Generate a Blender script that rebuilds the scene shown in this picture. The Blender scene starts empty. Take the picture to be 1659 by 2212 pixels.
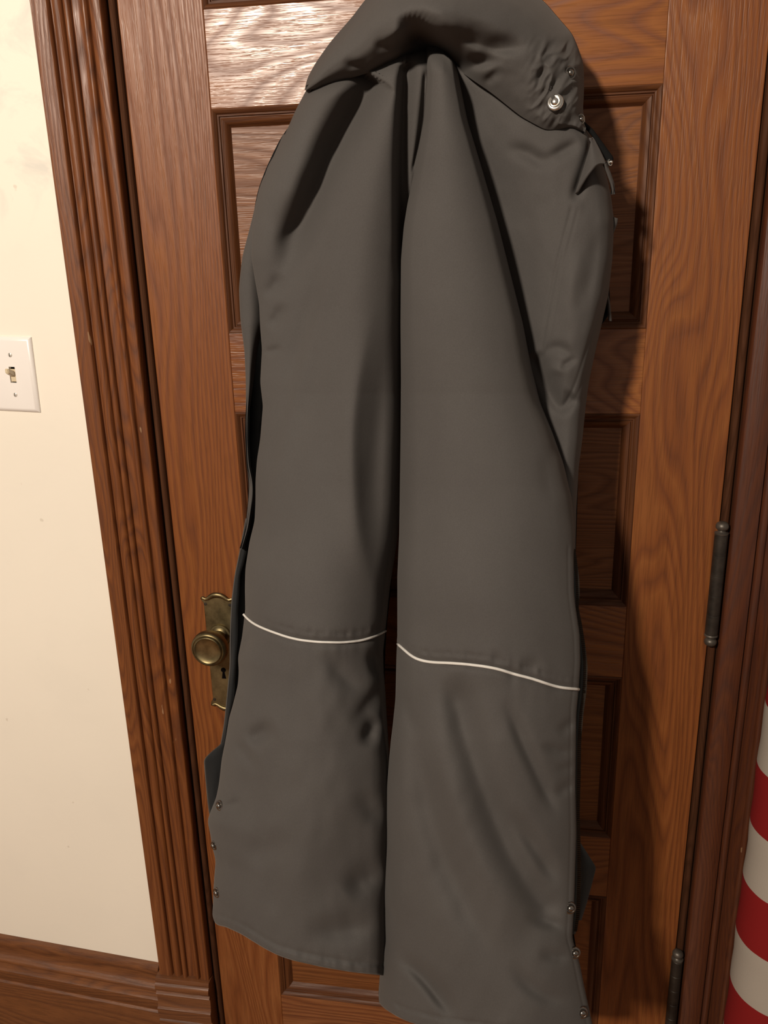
import bpy, bmesh, math, random
import numpy as np
from mathutils import Vector, Matrix

# ------------------------------------------------------------------ camera
W, H = 1659, 2212
F = 1750.0
CAM = np.array([0.5253, -1.1383, 1.54])
YAW, PITCH, ROLL = -0.16406, 0.29871, -0.02519
cy, sy, cp, sp = math.cos(YAW), math.sin(YAW), math.cos(PITCH), math.sin(PITCH)
FWD = np.array([sy*cp, cy*cp, -sp])
RT0 = np.array([cy, -sy, 0.0])
UP0 = np.cross(RT0, FWD)
RT = math.cos(ROLL)*RT0 + math.sin(ROLL)*UP0
UP = -math.sin(ROLL)*RT0 + math.cos(ROLL)*UP0
scene = bpy.context.scene
col = scene.collection
cd = bpy.data.cameras.new('camera')
cam = bpy.data.objects.new('camera', cd)
col.objects.link(cam)
m = Matrix.Identity(4)
for i in range(3):
    m[i][0] = RT[i]; m[i][1] = UP[i]; m[i][2] = -FWD[i]; m[i][3] = CAM[i]
cam.matrix_world = m
cd.sensor_fit = 'VERTICAL'
cd.sensor_height = 24.0
cd.lens = F/H*24.0
cd.clip_start = 0.02
scene.camera = cam

# ------------------------------------------------------------------ light
world = bpy.data.worlds.new('world')
scene.world = world
world.use_nodes = True
bg = world.node_tree.nodes['Background']
bg.inputs[0].default_value = (1.0, 0.86, 0.74, 1)
bg.inputs[1].default_value = 0.21
LAMP = (-0.52, -2.55, 2.66)
ld = bpy.data.lights.new('ceiling_lamp_light', 'POINT')
ld.energy = 362
ld.color = (1.0, 0.875, 0.735)
ld.shadow_soft_size = 0.11
lo = bpy.data.objects.new('ceiling_lamp_light', ld)
lo.location = LAMP
col.objects.link(lo)
vs = scene.view_settings
vs.view_transform = 'Standard'
vs.look = 'None'
vs.exposure = 0.0
vs.gamma = 1.0
vs.use_curve_mapping = False


# ------------------------------------------------------------------ helpers
def P(px, py, D):
    """photo pixel + distance D in front of the door face -> world point(s)"""
    px = np.asarray(px, float); py = np.asarray(py, float); D = np.asarray(D, float)
    a = (px - W/2)/F; b = (py - H/2)/F
    d = FWD + a[..., None]*RT - b[..., None]*UP
    t = (-D - CAM[1])/d[..., 1]
    return CAM + t[..., None]*d


def link(name, me, mats, parent=None, kind=None, label=None, cat=None, group=None):
    o = bpy.data.objects.new(name, me)
    col.objects.link(o)
    for mm in (mats if isinstance(mats, (list, tuple)) else [mats]):
        if len(me.materials) < (len(mats) if isinstance(mats, (list, tuple)) else 1):
            me.materials.append(mm)
    if parent: o.parent = parent
    if kind: o['kind'] = kind
    if label: o['label'] = label
    if cat: o['category'] = cat
    if group: o['group'] = group
    return o


def empty(name, loc=(0, 0, 0), kind=None, label=None, cat=None):
    o = bpy.data.objects.new(name, None)
    o.empty_display_size = 0.05
    col.objects.link(o)
    if kind: o['kind'] = kind
    if label: o['label'] = label
    if cat: o['category'] = cat
    return o


def mesh_from(name, verts, faces, smooth=True):
    me = bpy.data.meshes.new(name)
    me.from_pydata([tuple(v) for v in verts], [], faces)
    if smooth:
        me.polygons.foreach_set('use_smooth', [True]*len(me.polygons))
    me.update()
    return me


def fix_normals(me):
    bm = bmesh.new(); bm.from_mesh(me)
    bmesh.ops.recalc_face_normals(bm, faces=bm.faces)
    bm.to_mesh(me); bm.free()


def box_mesh(name, x0, x1, y0, y1, z0, z1, bev=0.0015, seg=2):
    bm = bmesh.new()
    bmesh.ops.create_cube(bm, size=1)
    for v in bm.verts:
        v.co = Vector((x0 + (v.co.x+.5)*(x1-x0), y0 + (v.co.y+.5)*(y1-y0), z0 + (v.co.z+.5)*(z1-z0)))
    if bev:
        bmesh.ops.bevel(bm, geom=list(bm.edges), offset=bev, segments=seg, profile=.5, affect='EDGES')
    me = bpy.data.meshes.new(name); bm.to_mesh(me); bm.free()
    return me


def extrude_profile(name, prof, axis, a0, a1, sharp=35):
    """prof: closed list of (u, y). axis 'z': u is x, run along z. axis 'x': u is z, run along x."""
    n = len(prof)
    vs_ = []
    for a in (a0, a1):
        for u, y in prof:
            vs_.append((u, y, a) if axis == 'z' else (a, y, u))
    fs = [(i, (i+1) % n, n+(i+1) % n, n+i) for i in range(n)]
    fs += [tuple(range(n))[::-1], tuple(range(n, 2*n))]
    me = mesh_from(name, vs_, fs, False)
    fix_normals(me)
    me.polygons.foreach_set('use_smooth', [True]*len(me.polygons))
    me.set_sharp_from_angle(angle=math.radians(sharp))
    return me


def lathe(name, prof, center, axis=(0, -1, 0), seg=40, sharp=40):
    """prof: list of (r, h) ; h runs along axis from center"""
    ax = Vector(axis).normalized()
    u = ax.orthogonal().normalized(); v = ax.cross(u)
    c = Vector(center)
    vs_, fs = [], []
    for r, h in prof:
        for k in range(seg):
            a = 2*math.pi*k/seg
            vs_.append(c + ax*h + (u*math.cos(a)+v*math.sin(a))*r)
    for i in range(len(prof)-1):
        for k in range(seg):
            k2 = (k+1) % seg
            fs.append((i*seg+k, i*seg+k2, (i+1)*seg+k2, (i+1)*seg+k))
    fs.append(tuple(range(seg))[::-1]); fs.append(tuple(range((len(prof)-1)*seg, len(prof)*seg)))
    me = mesh_from(name, vs_, fs)
    fix_normals(me)
    me.set_sharp_from_angle(angle=math.radians(sharp))
    return me


def tube(name, pts, r, seg=8, squash=None):
    pts = [Vector(p) for p in pts]
    vs_, fs = [], []
    n = len(pts)
    for i, p in enumerate(pts):
        t = (pts[min(i+1, n-1)] - pts[max(i-1, 0)]).normalized()
        nrm = Vector((0, -1, 0)); nrm = (nrm - t*nrm.dot(t)).normalized(); b = t.cross(nrm)
        rr = r[i] if hasattr(r, '__len__') else r
        for k in range(seg):
            a = 2*math.pi*k/seg
            vs_.append(p + (nrm*math.cos(a)*(squash or 1) + b*math.sin(a))*rr)
    for i in range(n-1):
        for k in range(seg):
            k2 = (k+1) % seg
            fs.append((i*seg+k, i*seg+k2, (i+1)*seg+k2, (i+1)*seg+k))
    fs.append(tuple(range(seg))[::-1]); fs.append(tuple(range((n-1)*seg, n*seg)))
    me = mesh_from(name, vs_, fs); fix_normals(me)
    return me


# ------------------------------------------------------------------ materials
def newmat(name):
    mt = bpy.data.materials.new(name); mt.use_nodes = True
    nt = mt.node_tree
    return mt, nt, nt.nodes['Principled BSDF'], nt.nodes.new, nt.links.new


def ramp(nt, stops, fac=None):
    r = nt.nodes.new('ShaderNodeValToRGB')
    e = r.color_ramp.elements
    while len(e) < len(stops): e.new(0.5)
    for k, (p, c) in enumerate(stops):
        e[k].position = p; e[k].color = (*c, 1) if len(c) == 3 else c
    if fac is not None: nt.links.new(fac, r.inputs[0])
    return r


def noise(nt, vec, scale, detail=4, rough=.55, dist=0.0):
    n = nt.nodes.new('ShaderNodeTexNoise')
    n.inputs['Scale'].default_value = scale; n.inputs['Detail'].default_value = detail
    n.inputs['Roughness'].default_value = rough; n.inputs['Distortion'].default_value = dist
    nt.links.new(vec, n.inputs['Vector'])
    return n


def math_node(nt, op, a, b=None):
    n = nt.nodes.new('ShaderNodeMath'); n.operation = op
    for k, v in enumerate((a, b)):
        if v is None: continue
        if isinstance(v, (int, float)): n.inputs[k].default_value = v
        else: nt.links.new(v, n.inputs[k])
    return n.outputs[0]


def mixc(nt, mode, fac, a, b):
    n = nt.nodes.new('ShaderNodeMix'); n.data_type = 'RGBA'; n.blend_type = mode
    for k, v in ((0, fac), (6, a), (7, b)):
        if isinstance(v, (int, float)): n.inputs[k].default_value = v
        elif isinstance(v, tuple): n.inputs[k].default_value = (*v, 1) if len(v) == 3 else v
        else: nt.links.new(v, n.inputs[k])
    return n.outputs[2]


def wood(name, horizontal, light, mid, dark, rough=0.34, rings=9.0, contrast=1.0, scratch=0.0, spec=.5, wobble=.24, lin=.35, stretch=.13):
    mt, nt, b, new, ln = newmat(name)
    tc = new('ShaderNodeTexCoord'); oi = new('ShaderNodeObjectInfo')
    off = new('ShaderNodeVectorMath'); off.operation = 'MULTIPLY_ADD'
    comb = new('ShaderNodeCombineXYZ')
    for k in range(3): ln(oi.outputs['Random'], comb.inputs[k])
    ln(comb.outputs[0], off.inputs[0]); off.inputs[1].default_value = (17.3, 9.1, 31.7)
    ln(tc.outputs['Object'], off.inputs[2])
    mp = new('ShaderNodeMapping')
    # long axis gets a small scale, cross axis the full one
    mp.inputs['Scale'].default_value = (stretch, 1, 1) if horizontal else (1, 1, stretch)
    ln(off.outputs[0], mp.inputs['Vector'])
    v = mp.outputs[0]
    # growth rings: slow field, cut into bands
    n1 = noise(nt, v, rings*.75, 2.5, .5, .4)
    sep = new('ShaderNodeSeparateXYZ'); ln(v, sep.inputs[0])
    cross = sep.outputs[2] if horizontal else sep.outputs[0]
    fld = math_node(nt, 'ADD', math_node(nt, 'MULTIPLY', n1.outputs[0], wobble), math_node(nt, 'MULTIPLY', cross, lin))
    ph = math_node(nt, 'MULTIPLY', fld, rings*22)
    fr = math_node(nt, 'FRACT', ph)
    band = ramp(nt, [(0.0, (.25,)*3), (.18, (.62,)*3), (.62, (1,)*3), (.86, (.5,)*3), (1.0, (.25,)*3)], fr)
    # pores
    mp2 = new('ShaderNodeMapping'); mp2.inputs['Scale'].default_value = (0.035, 1, 1) if horizontal else (1, 1, 0.035)
    ln(off.outputs[0], mp2.inputs['Vector'])
    n2 = noise(nt, mp2.outputs[0], 520, 2, .6)
    pore = ramp(nt, [(.36, (0,)*3), (.52, (1,)*3)], n2.outputs[0])
    n3 = noise(nt, mp2.outputs[0], 120, 3, .6)
    n4 = noise(nt, v, 4.5, 3, .5)
    t = math_node(nt, 'ADD', math_node(nt, 'MULTIPLY', band.outputs[0], .52*contrast),
                  math_node(nt, 'ADD', math_node(nt, 'MULTIPLY', n3.outputs[0], .24), .13))
    t = math_node(nt, 'ADD', t, math_node(nt, 'MULTIPLY', math_node(nt, 'SUBTRACT', n4.outputs[0], .5), .5))
    t = math_node(nt, 'ADD', t, .22*(1-contrast))
    cr = ramp(nt, [(.22, dark), (.52, mid), (.82, light)], t)
    c = mixc(nt, 'MULTIPLY', .2, cr.outputs[0], pore.outputs[0])
    if scratch:
        sc = noise(nt, tc.outputs['Object'], 130, 1, .4)
        mp3 = new('ShaderNodeMapping'); mp3.inputs['Scale'].default_value = (1, 1, .25); ln(tc.outputs['Object'], mp3.inputs['Vector'])
        sc = noise(nt, mp3.outputs[0], 60, 3, .5)
        sr = ramp(nt, [(.735, (0,)*3), (.75, (1,)*3)], sc.outputs[0])
        c = mixc(nt, 'MIX', math_node(nt, 'MULTIPLY', sr.outputs[0], scratch), c, (.42, .27, .15))
    ln(c, b.inputs['Base Color'])
    rr = math_node(nt, 'ADD', math_node(nt, 'MULTIPLY', math_node(nt, 'SUBTRACT', 1.0, band.outputs[0]), .22), rough)
    ln(rr, b.inputs['Roughness'])
    b.inputs['Specular IOR Level'].default_value = spec
    bp = new('ShaderNodeBump'); bp.inputs['Strength'].default_value = .28; bp.inputs['Distance'].default_value = .0009
    hh = math_node(nt, 'ADD', math_node(nt, 'MULTIPLY', pore.outputs[0], .6), math_node(nt, 'ADD', n3.outputs[0], math_node(nt, 'MULTIPLY', band.outputs[0], .5)))
    ln(hh, bp.inputs['Height']); ln(bp.outputs[0], b.inputs['Normal'])
    return mt


OAK = dict(light=(.255, .092, .026), mid=(.180, .055, .0135), dark=(.098, .026, .006))
M_V = wood('oak_vertical', False, **OAK, rough=.36, spec=.36, rings=7, contrast=.75)
M_H = wood('oak_horizontal', True, **OAK, rough=.235, rings=5, contrast=1.05, wobble=.34, lin=.12, stretch=.26)
M_PAN = wood('oak_panel', True, light=(0.220, 0.081, 0.022), mid=(0.155, 0.051, 0.012), dark=(0.083, 0.024, 0.006), rough=.36, spec=.4, rings=9, contrast=.8)
M_MOLD_V = wood('oak_molding_vertical', False, light=(0.126, 0.045, 0.015), mid=(0.084, 0.028, 0.009), dark=(0.048, 0.014, 0.005), rough=.45, spec=.25, rings=7, contrast=.6)
M_MOLD_H = wood('oak_molding_horizontal', True, light=(0.132, 0.048, 0.016), mid=(0.090, 0.030, 0.010), dark=(0.051, 0.015, 0.005), rough=.45, spec=.25, rings=7, contrast=.6)
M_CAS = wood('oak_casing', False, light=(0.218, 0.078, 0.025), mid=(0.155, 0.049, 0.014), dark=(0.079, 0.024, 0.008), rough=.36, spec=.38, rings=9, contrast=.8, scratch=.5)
M_CASR = wood('oak_casing_shaded', False, light=(0.100, 0.032, 0.013), mid=(0.072, 0.021, 0.009), dark=(0.043, 0.012, 0.005), rough=.34, rings=9, contrast=.7, scratch=.4)  # casing oak with the shade of the hinge side put into its colour
M_BASE = wood('oak_baseboard', True, light=(0.192, 0.073, 0.026), mid=(0.132, 0.047, 0.016), dark=(0.066, 0.022, 0.008), rough=.36, rings=7, contrast=.8)
M_JAMB = wood('oak_jamb', False, light=(0.084, 0.032, 0.013), mid=(0.057, 0.021, 0.009), dark=(0.033, 0.012, 0.004), rough=.7, spec=.12, rings=9, contrast=.6)


def plaster(name, base):
    mt, nt, b, new, ln = newmat(name)
    tc = new('ShaderNodeTexCoord')
    n1 = noise(nt, tc.outputs['Object'], 2.2, 3, .5)
    c = ramp(nt, [(.35, tuple(x*.96 for x in base)), (.65, base)], n1.outputs[0]).outputs[0]
    # sooty smudges, mostly in the upper part of the wall beside the casing
    n2 = noise(nt, tc.outputs['Object'], 11, 5, .62, .6)
    sm = ramp(nt, [(.49, (0,)*3), (.66, (1,)*3)], n2.outputs[0])
    sep = new('ShaderNodeSeparateXYZ'); ln(tc.outputs['Object'], sep.inputs[0])
    mr = new('ShaderNodeMapRange'); mr.inputs[1].default_value = 1.56; mr.inputs[2].default_value = 1.68
    mr.inputs[3].default_value = .06; mr.inputs[4].default_value = 1; ln(sep.outputs[2], mr.inputs[0])
    f = math_node(nt, 'MULTIPLY', math_node(nt, 'MULTIPLY', sm.outputs[0], mr.outputs[0]), .5)
    c = mixc(nt, 'MIX', f, c, (.52, .53, .5))
    n5 = noise(nt, tc.outputs['Object'], 46, 2, .4)
    sp_ = ramp(nt, [(.775, (0,)*3), (.8, (1,)*3)], n5.outputs[0])
    c = mixc(nt, 'MIX', math_node(nt, 'MULTIPLY', sp_.outputs[0], .35), c, (.45, .38, .3))
    ln(c, b.inputs['Base Color']); b.inputs['Roughness'].default_value = .55
    n3 = noise(nt, tc.outputs['Object'], 90, 3, .6); n4 = noise(nt, tc.outputs['Object'], 6, 2, .5)
    bp = new('ShaderNodeBump'); bp.inputs['Strength'].default_value = .12; bp.inputs['Distance'].default_value = .004
    ln(math_node(nt, 'ADD', math_node(nt, 'MULTIPLY', n3.outputs[0], .25), n4.outputs[0]), bp.inputs['Height']); ln(bp.outputs[0], b.inputs['Normal'])
    return mt


M_WALL = plaster('cream_plaster', (.86, .80, .69))


def fabric(name, c0, c1, rough=.72, weave=900, sheen=.25, bump=.12):
    mt, nt, b, new, ln = newmat(name)
    tc = new('ShaderNodeTexCoord')
    n1 = noise(nt, tc.outputs['Object'], 7, 4, .55)
    c = ramp(nt, [(.35, c0), (.65, c1)], n1.outputs[0]).outputs[0]
    n2 = noise(nt, tc.outputs['Object'], weave, 2, .6)
    c = mixc(nt, 'MULTIPLY', .35, c, ramp(nt, [(.3, (.62,)*3), (.7, (1,)*3)], n2.outputs[0]).outputs[0])
    ln(c, b.inputs['Base Color'])
    b.inputs['Roughness'].default_value = rough
    b.inputs['Specular IOR Level'].default_value = .12
    b.inputs['Sheen Weight'].default_value = sheen; b.inputs['Sheen Roughness'].default_value = .5
    b.inputs['Sheen Tint'].default_value = (.8, .75, .7, 1)
    n3 = noise(nt, tc.outputs['Object'], 38, 3, .5)
    bp = new('ShaderNodeBump'); bp.inputs['Strength'].default_value = bump; bp.inputs['Distance'].default_value = .003
    ln(math_node(nt, 'ADD', math_node(nt, 'MULTIPLY', n2.outputs[0], .12), n3.outputs[0]), bp.inputs['Height']); ln(bp.outputs[0], b.inputs['Normal'])
    return mt


M_FAB = fabric('grey_nylon', (.0705, .0650, .0615), (.0785, .0730, .0690), rough=.78, sheen=.10)
M_LIN = fabric('black_lining', (.006, .006, .006), (.009, .009, .009), rough=.9, sheen=.0)
M_GUARD = fabric('charcoal_facing', (.012, .013, .014), (.018, .019, .020), rough=.7, sheen=.1)
M_SLATE = fabric('slate_facing', (.040, .045, .047), (.050, .056, .058), rough=.7, sheen=.1)
M_TAPE = fabric('zipper_tape', (.040, .044, .044), (.052, .057, .057), rough=.6, sheen=.05)
M_PIPE = fabric('reflective_piping', (.62, .60, .56), (.68, .66, .62), rough=.4, sheen=.1)


def plain(name, colr, rough=.5, metal=0.0, var=.15, scale=30, spec=.5):
    mt, nt, b, new, ln = newmat(name)
    tc = new('ShaderNodeTexCoord')
    n1 = noise(nt, tc.outputs['Object'], scale, 4, .6)
    c = ramp(nt, [(.3, tuple(x*(1-var) for x in colr)), (.7, tuple(min(1, x*(1+var)) for x in colr))], n1.outputs[0]).outputs[0]
    ln(c, b.inputs['Base Color'])
    ln(math_node(nt, 'ADD', math_node(nt, 'MULTIPLY', n1.outputs[0], .15), rough-.07), b.inputs['Roughness'])
    b.inputs['Metallic'].default_value = metal
    b.inputs['Specular IOR Level'].default_value = spec
    return mt


M_BRASS = plain('aged_brass', (.21, .165, .085), .42, 1.0, .4, 45)
M_BRASS2 = plain('aged_brass_dull', (.19, .15, .078), .52, 1.0, .45, 40)
M_HINGE = plain('dark_bronze', (.035, .028, .022), .5, .5, .35, 60)
M_TIP = plain('worn_bronze', (.1, .085, .07), .45, .6, .3, 60)
M_STEEL = plain('nickel', (.72, .69, .64), .22, 1.0, .05, 60)
M_GUN = plain('gunmetal', (.25, .23, .21), .25, 1.0, .1, 60)
M_DARK = plain('dark_hole', (.004, .003, .003), .9, 0, 0, 30, 0.0)
M_PLATE = plain('white_plastic', (.83, .79, .75), .3, 0, .01)
M_IVORY = plain('ivory_plastic', (.62, .52, .36), .35, 0, .04)
M_SCREW = plain('painted_screw', (.62, .58, .52), .35, .2, .08)
M_FLOOR = wood('floor_boards', True, light=(.3, .14, .05), mid=(.2, .085, .03), dark=(.11, .045, .018), rough=.35)

# ------------------------------------------------------------------ setting
link('floor', box_mesh('floor', -2.6, 2.4, -3.2, .3, -.05, 0, 0), M_FLOOR, kind='structure')
CASX = -.1137
ROT = math.radians(4.0)


def rot_left(me):
    c, s = math.cos(-ROT), math.sin(-ROT)
    for v in me.vertices:
        x, y = v.co.x - CASX, v.co.y
        v.co.x = CASX + c*x - s*y
        v.co.y = s*x + c*y
    me.update()
    return me


# plaster wall left of the door: stands a few degrees off the door's plane
link('wall_left', rot_left(box_mesh('wall_left', -2.4, CASX+.012, .0, .12, 0, 2.75, 0)), M_WALL, kind='structure')
link('wall_right', box_mesh('wall_right', .955, 2.4, .0, .12, 0, 2.75, 0), M_WALL, kind='structure')
link('wall_back', box_mesh('wall_back', CASX+.012, .955, .0, .12, 2.36, 2.75, 0), M_WALL, kind='structure')

# --- casings (moulded profile run along z)
def arc(x0, x1, y, h, n=8):
    return [(x0+(x1-x0)*(.5-.5*math.cos(math.pi*k/n)), y - h*math.sin(math.pi*k/n)) for k in range(n+1)]


x0 = CASX
profL = [(x0, 0.0), (x0, -.014), (x0+.0015, -.0165), (x0+.0235, -.0175), (x0+.0255, -.016), (x0+.0265, -.0095), (x0+.0285, -.0085)]
profL += arc(x0+.029, x0+.0445, -.0085, .0085)
profL += [(x0+.0455, -.0095)] + arc(x0+.046, x0+.0565, -.0115, .007)
profL += [(x0+.058, -.0125), (x0+.0645, -.0105), (x0+.070, -.0115), (x0+.0712, -.0125)]
profL += arc(x0+.0716, x0+.0805, -.0125, .0065)
profL += [(x0+.0815, -.0115), (x0+.083, -.0155), (x0+.0845, -.0172), (x0+.0975, -.0178), (x0+.099, -.0165), (x0+.0995, 0.0)]
link('trim_1', extrude_profile('trim_1', profL, 'z', .2632, 2.27, 50), M_CAS, kind='structure',
     label='tall moulded oak door casing beside the cream wall')
# jamb bead between casing and door
jb = [(-.06, .03), (-.06, .0005), (-.0145, .0005), (-.0140, .006), (-.0125, .006), (-.0125, .004)] + arc(-.012, -.0015, .003, .0065) + [(-.001, .004), (-.001, .03)]
link('trim_2', extrude_profile('trim_2', jb, 'z', 0, 2.27, 40), M_JAMB, kind='structure', label='narrow dark rounded jamb edge between casing and door')
jr = [(.8145, .03), (.8145, .004)] + arc(.815, .8255, .003, .006) + [(.826, .006), (.8268, .006), (.8272, .0005), (.88, .0005), (.88, .03)]
link('trim_3', extrude_profile('trim_3', jr, 'z', 0, 2.27, 40), M_JAMB, kind='structure', label='narrow dark jamb edge on the hinge side of the door')
xr = .827
profR = [(xr, .0), (xr, -.0135), (xr+.002, -.016), (xr+.030, -.0175), (xr+.032, -.0165), (xr+.0335, -.0085)]
profR += arc(xr+.034, xr+.046, -.0105, .007)
profR += [(xr+.047, -.0115), (xr+.053, -.0095), (xr+.061, -.0105)] + arc(xr+.062, xr+.073, -.0105, .007)
profR += [(xr+.074, -.0085), (xr+.0755, -.0165), (xr+.078, -.0178), (xr+.099, -.0175), (xr+.1015, -.015), (xr+.102, 0)]
link('trim_4', extrude_profile('trim_4', profR, 'z', 0, 2.27, 50), M_CASR, kind='structure', label='moulded oak casing on the hinge side of the door, darkened as in shade')
link('trim_5', box_mesh('trim_5', CASX-.01, .94, -.022, .0, 2.27, 2.40, .003), M_CAS, kind='structure', label='oak head casing above the door')

# plinth block under the left casing: banded front
pz = [(0, -.030), (.165, -.030), (.167, -.027), (.172, -.027), (.176, -.031), (.196, -.0315), (.200, -.028), (.212, -.026), (.226, -.026), (.230, -.030), (.233, -.0275)] \
    + [(.236+.018*(.5-.5*math.cos(math.pi*k/6)), -.026-.005*math.sin(math.pi*k/6)) for k in range(7)] + [(.258, -.026), (.2632, -.024), (.2632, .0), (0, .0)]
link('trim_6', extrude_profile('trim_6', [(z, y) for z, y in pz], 'x', CASX-.0045, -.0128, 40), M_BASE, kind='structure',
     label='banded oak plinth block at the foot of the casing')
# baseboard
bz = [(0, -.022), (.172, -.022), (.175, -.0185), (.179, -.0185), (.184, -.022), (.204, -.0225), (.208, -.0185), (.219, -.0175)] \
    + [(.221+.013*(.5-.5*math.cos(math.pi*k/6)), -.0165-.006*math.sin(math.pi*k/6)) for k in range(7)] \
    + [(.238, -.0135), (.254, -.0105), (.257, -.012), (.265, -.0115), (.2725, -.007), (.273, .0), (0, .0)]
link('baseboard_left', rot_left(extrude_profile('baseboard_left', bz, 'x', -2.4, CASX-.0045, 40)), M_BASE, kind='structure')
link('baseboard_right', extrude_profile('baseboard_right', bz, 'x', .955, 2.4, 40), M_BASE, kind='structure')

# ------------------------------------------------------------------ door
door = empty('door_1', kind='structure', label='stained oak five panel door closed in its frame')
PL, PR = .1171, .6953
DW = .813
TH = .042
ZP = [(1.8574, 2.149), (1.4479, 1.7404), (1.0473, 1.3333), (.6402, .9308), (.2296, .5235)]
link('stile', box_mesh('stile', .0005, PL, 0, TH, .008, 2.262, .0012), M_V, door)
link('stile', box_mesh('stile', PR, DW-.0005, 0, TH, .008, 2.262, .0012), M_V, door)
zs = [2.262] + [z for a, b in ZP for z in (b, a)] + [.008]
for k in range(6):
    link('rail', box_mesh('rail', PL, PR, .0004, TH-.0004, zs[2*k+1], zs[2*k], .0008), M_H, door)
mp = [(0, .000), (.0015, -.0008), (.0045, .0005), (.0065, .0040), (.0085, .0042), (.0095, .0065), (.0105, .0065), (.0120, .0045), (.0150, .0052), (.0185, .0090), (.0205, .0125), (.0225, .0135)]
for z0_, z1_ in ZP:
    link('panel', box_mesh('panel', PL+.004, PR-.004, .0132, .026, z0_+.004, z1_-.004, 0), M_PAN, door)
    cs = [(PL, z0_), (PR, z0_), (PR, z1_), (PL, z1_)]
    inn = [(1, 1), (-1, 1), (-1, -1), (1, -1)]
    for k in range(4):
        a, b_ = k, (k+1) % 4
        vv, ff = [], []
        for cidx in (a, b_):
            for w_, d_ in mp:
                vv.append((cs[cidx][0]+inn[cidx][0]*w_, d_, cs[cidx][1]+inn[cidx][1]*w_))
            vv.append((cs[cidx][0]+inn[cidx][0]*.0225, .02, cs[cidx][1]+inn[cidx][1]*.0225))
            vv.append((cs[cidx][0], .02, cs[cidx][1]))
        n = len(mp)+2
        ff = [(i, (i+1) % n, n+(i+1) % n, n+i) for i in range(n)] + [tuple(range(n))[::-1], tuple(range(n, 2*n))]
        me = mesh_from('panel_molding', vv, ff, False); fix_normals(me)
        me.polygons.foreach_set('use_smooth', [True]*len(me.polygons)); me.set_sharp_from_angle(angle=math.radians(40))
        link('panel_molding', me, M_MOLD_H if k in (0, 2) else M_MOLD_V, door)

# --- lock plate and knob
KX, KZ = .0645, .9715
half = [(0, 102), (7, 101), (12, 98), (16, 94.5), (20, 93), (24, 95), (27, 94.5), (28, 92), (26.5, 88.5), (24.5, 86.5), (23.5, 83),
        (23.5, -81), (24.5, -85), (26.5, -87.5), (28, -91), (27, -94), (24, -95), (20, -93), (16, -94.5), (12, -98), (7, -101), (0, -102)]
half = [(x, z*1.03) for x, z in half]
outl = [(x, z) for x, z in half] + [(-x, z) for x, z in half[::-1][1:-1]]
PZ = .9385
bm = bmesh.new()
vb = [bm.verts.new((KX+x/1000, -.0035, PZ+z/1000)) for x, z in outl]
f = bm.faces.new(vb)
r = bmesh.ops.extrude_face_region(bm, geom=[f])
for v in r['geom']:
    if isinstance(v, bmesh.types.BMVert): v.co.y = .0002
bmesh.ops.recalc_face_normals(bm, faces=bm.faces)
fr_ = [e for e in bm.edges if all(abs(v.co.y+.0035) < 1e-6 for v in e.verts)]
bmesh.ops.bevel(bm, geom=fr_, offset=.0014, segments=3, profile=.6, affect='EDGES', clamp_overlap=True)
me = bpy.data.meshes.new('lock_plate'); bm.to_mesh(me); bm.free()
plate = link('lock_plate', me, M_BRASS2, door, label='aged brass lock plate with scrolled ends and keyhole')
# raised crest mouldings at both ends
for sgn in (1, -1):
    pts = [(-27, 92.5), (-24, 93.5), (-20, 91.5), (-16, 93), (-11, 96.5), (-6, 98.8), (0, 99.5), (6, 98.8), (11, 96.5), (16, 93), (20, 91.5), (24, 93.5), (27, 92.5)]
    link('crest', tube('crest', [(KX+x/1000, -.0038, PZ+sgn*z*1.03/1000) for x, z in pts], [.0018, .0026, .0026, .003, .0038, .0044, .0046, .0044, .0038, .003, .0026, .0026, .0018], 10, .8), M_BRASS, plate)
    for sx in (-1, 1):
        link('screw', lathe('screw', [(.0001, 0), (.0026, .0004), (.0026, .0006), (.0001, .0009)][::1], (KX+sx*.0205, -.0034, PZ+sgn*.086), seg=14), M_HINGE, plate)
# keyhole
kh = [(.0042*math.cos(a), .0042*math.sin(a)) for a in np.linspace(-1.15, math.pi+1.15, 22)] + [(-.0036, -.0155), (.0036, -.0155)]
vv = [(KX+x-.0005, -.00345, PZ-.0305+z) for x, z in kh] + [(KX+x-.0005, -.0039, PZ-.0305+z) for x, z in kh]
n = len(kh)
me = mesh_from('keyhole', vv, [(i, (i+1) % n, n+(i+1) % n, n+i) for i in range(n)] + [tuple(range(n)), tuple(range(n, 2*n))[::-1]], False)
fix_normals(me)
link('keyhole', me, M_DARK, plate)
kn = [(.0155, 0), (.0155, .002), (.0145, .004), (.0105, .0065), (.0088, .012), (.0088, .024), (.0108, .0275), (.0200, .0315), (.0262, .0375), (.0290, .0450),
      (.0288, .0515), (.0270, .0555), (.0250, .0566), (.0240, .0552), (.0232, .0552), (.0226, .0574), (.0212, .0584), (.0196, .0572), (.014, .0560), (.006, .0554), (.0001, .0553)]
knob = link('door_knob', lathe('door_knob', kn, (KX, -.0034, KZ), seg=56), M_BRASS, door, label='round aged brass door knob with dished face')
link('rosette', lathe('rosette', [(.0185, 0), (.0185, .0015), (.0175, .0034), (.0155, .0038), (.0001, .0038)], (KX, -.0034, KZ), seg=48), M_BRASS2, knob)

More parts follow.
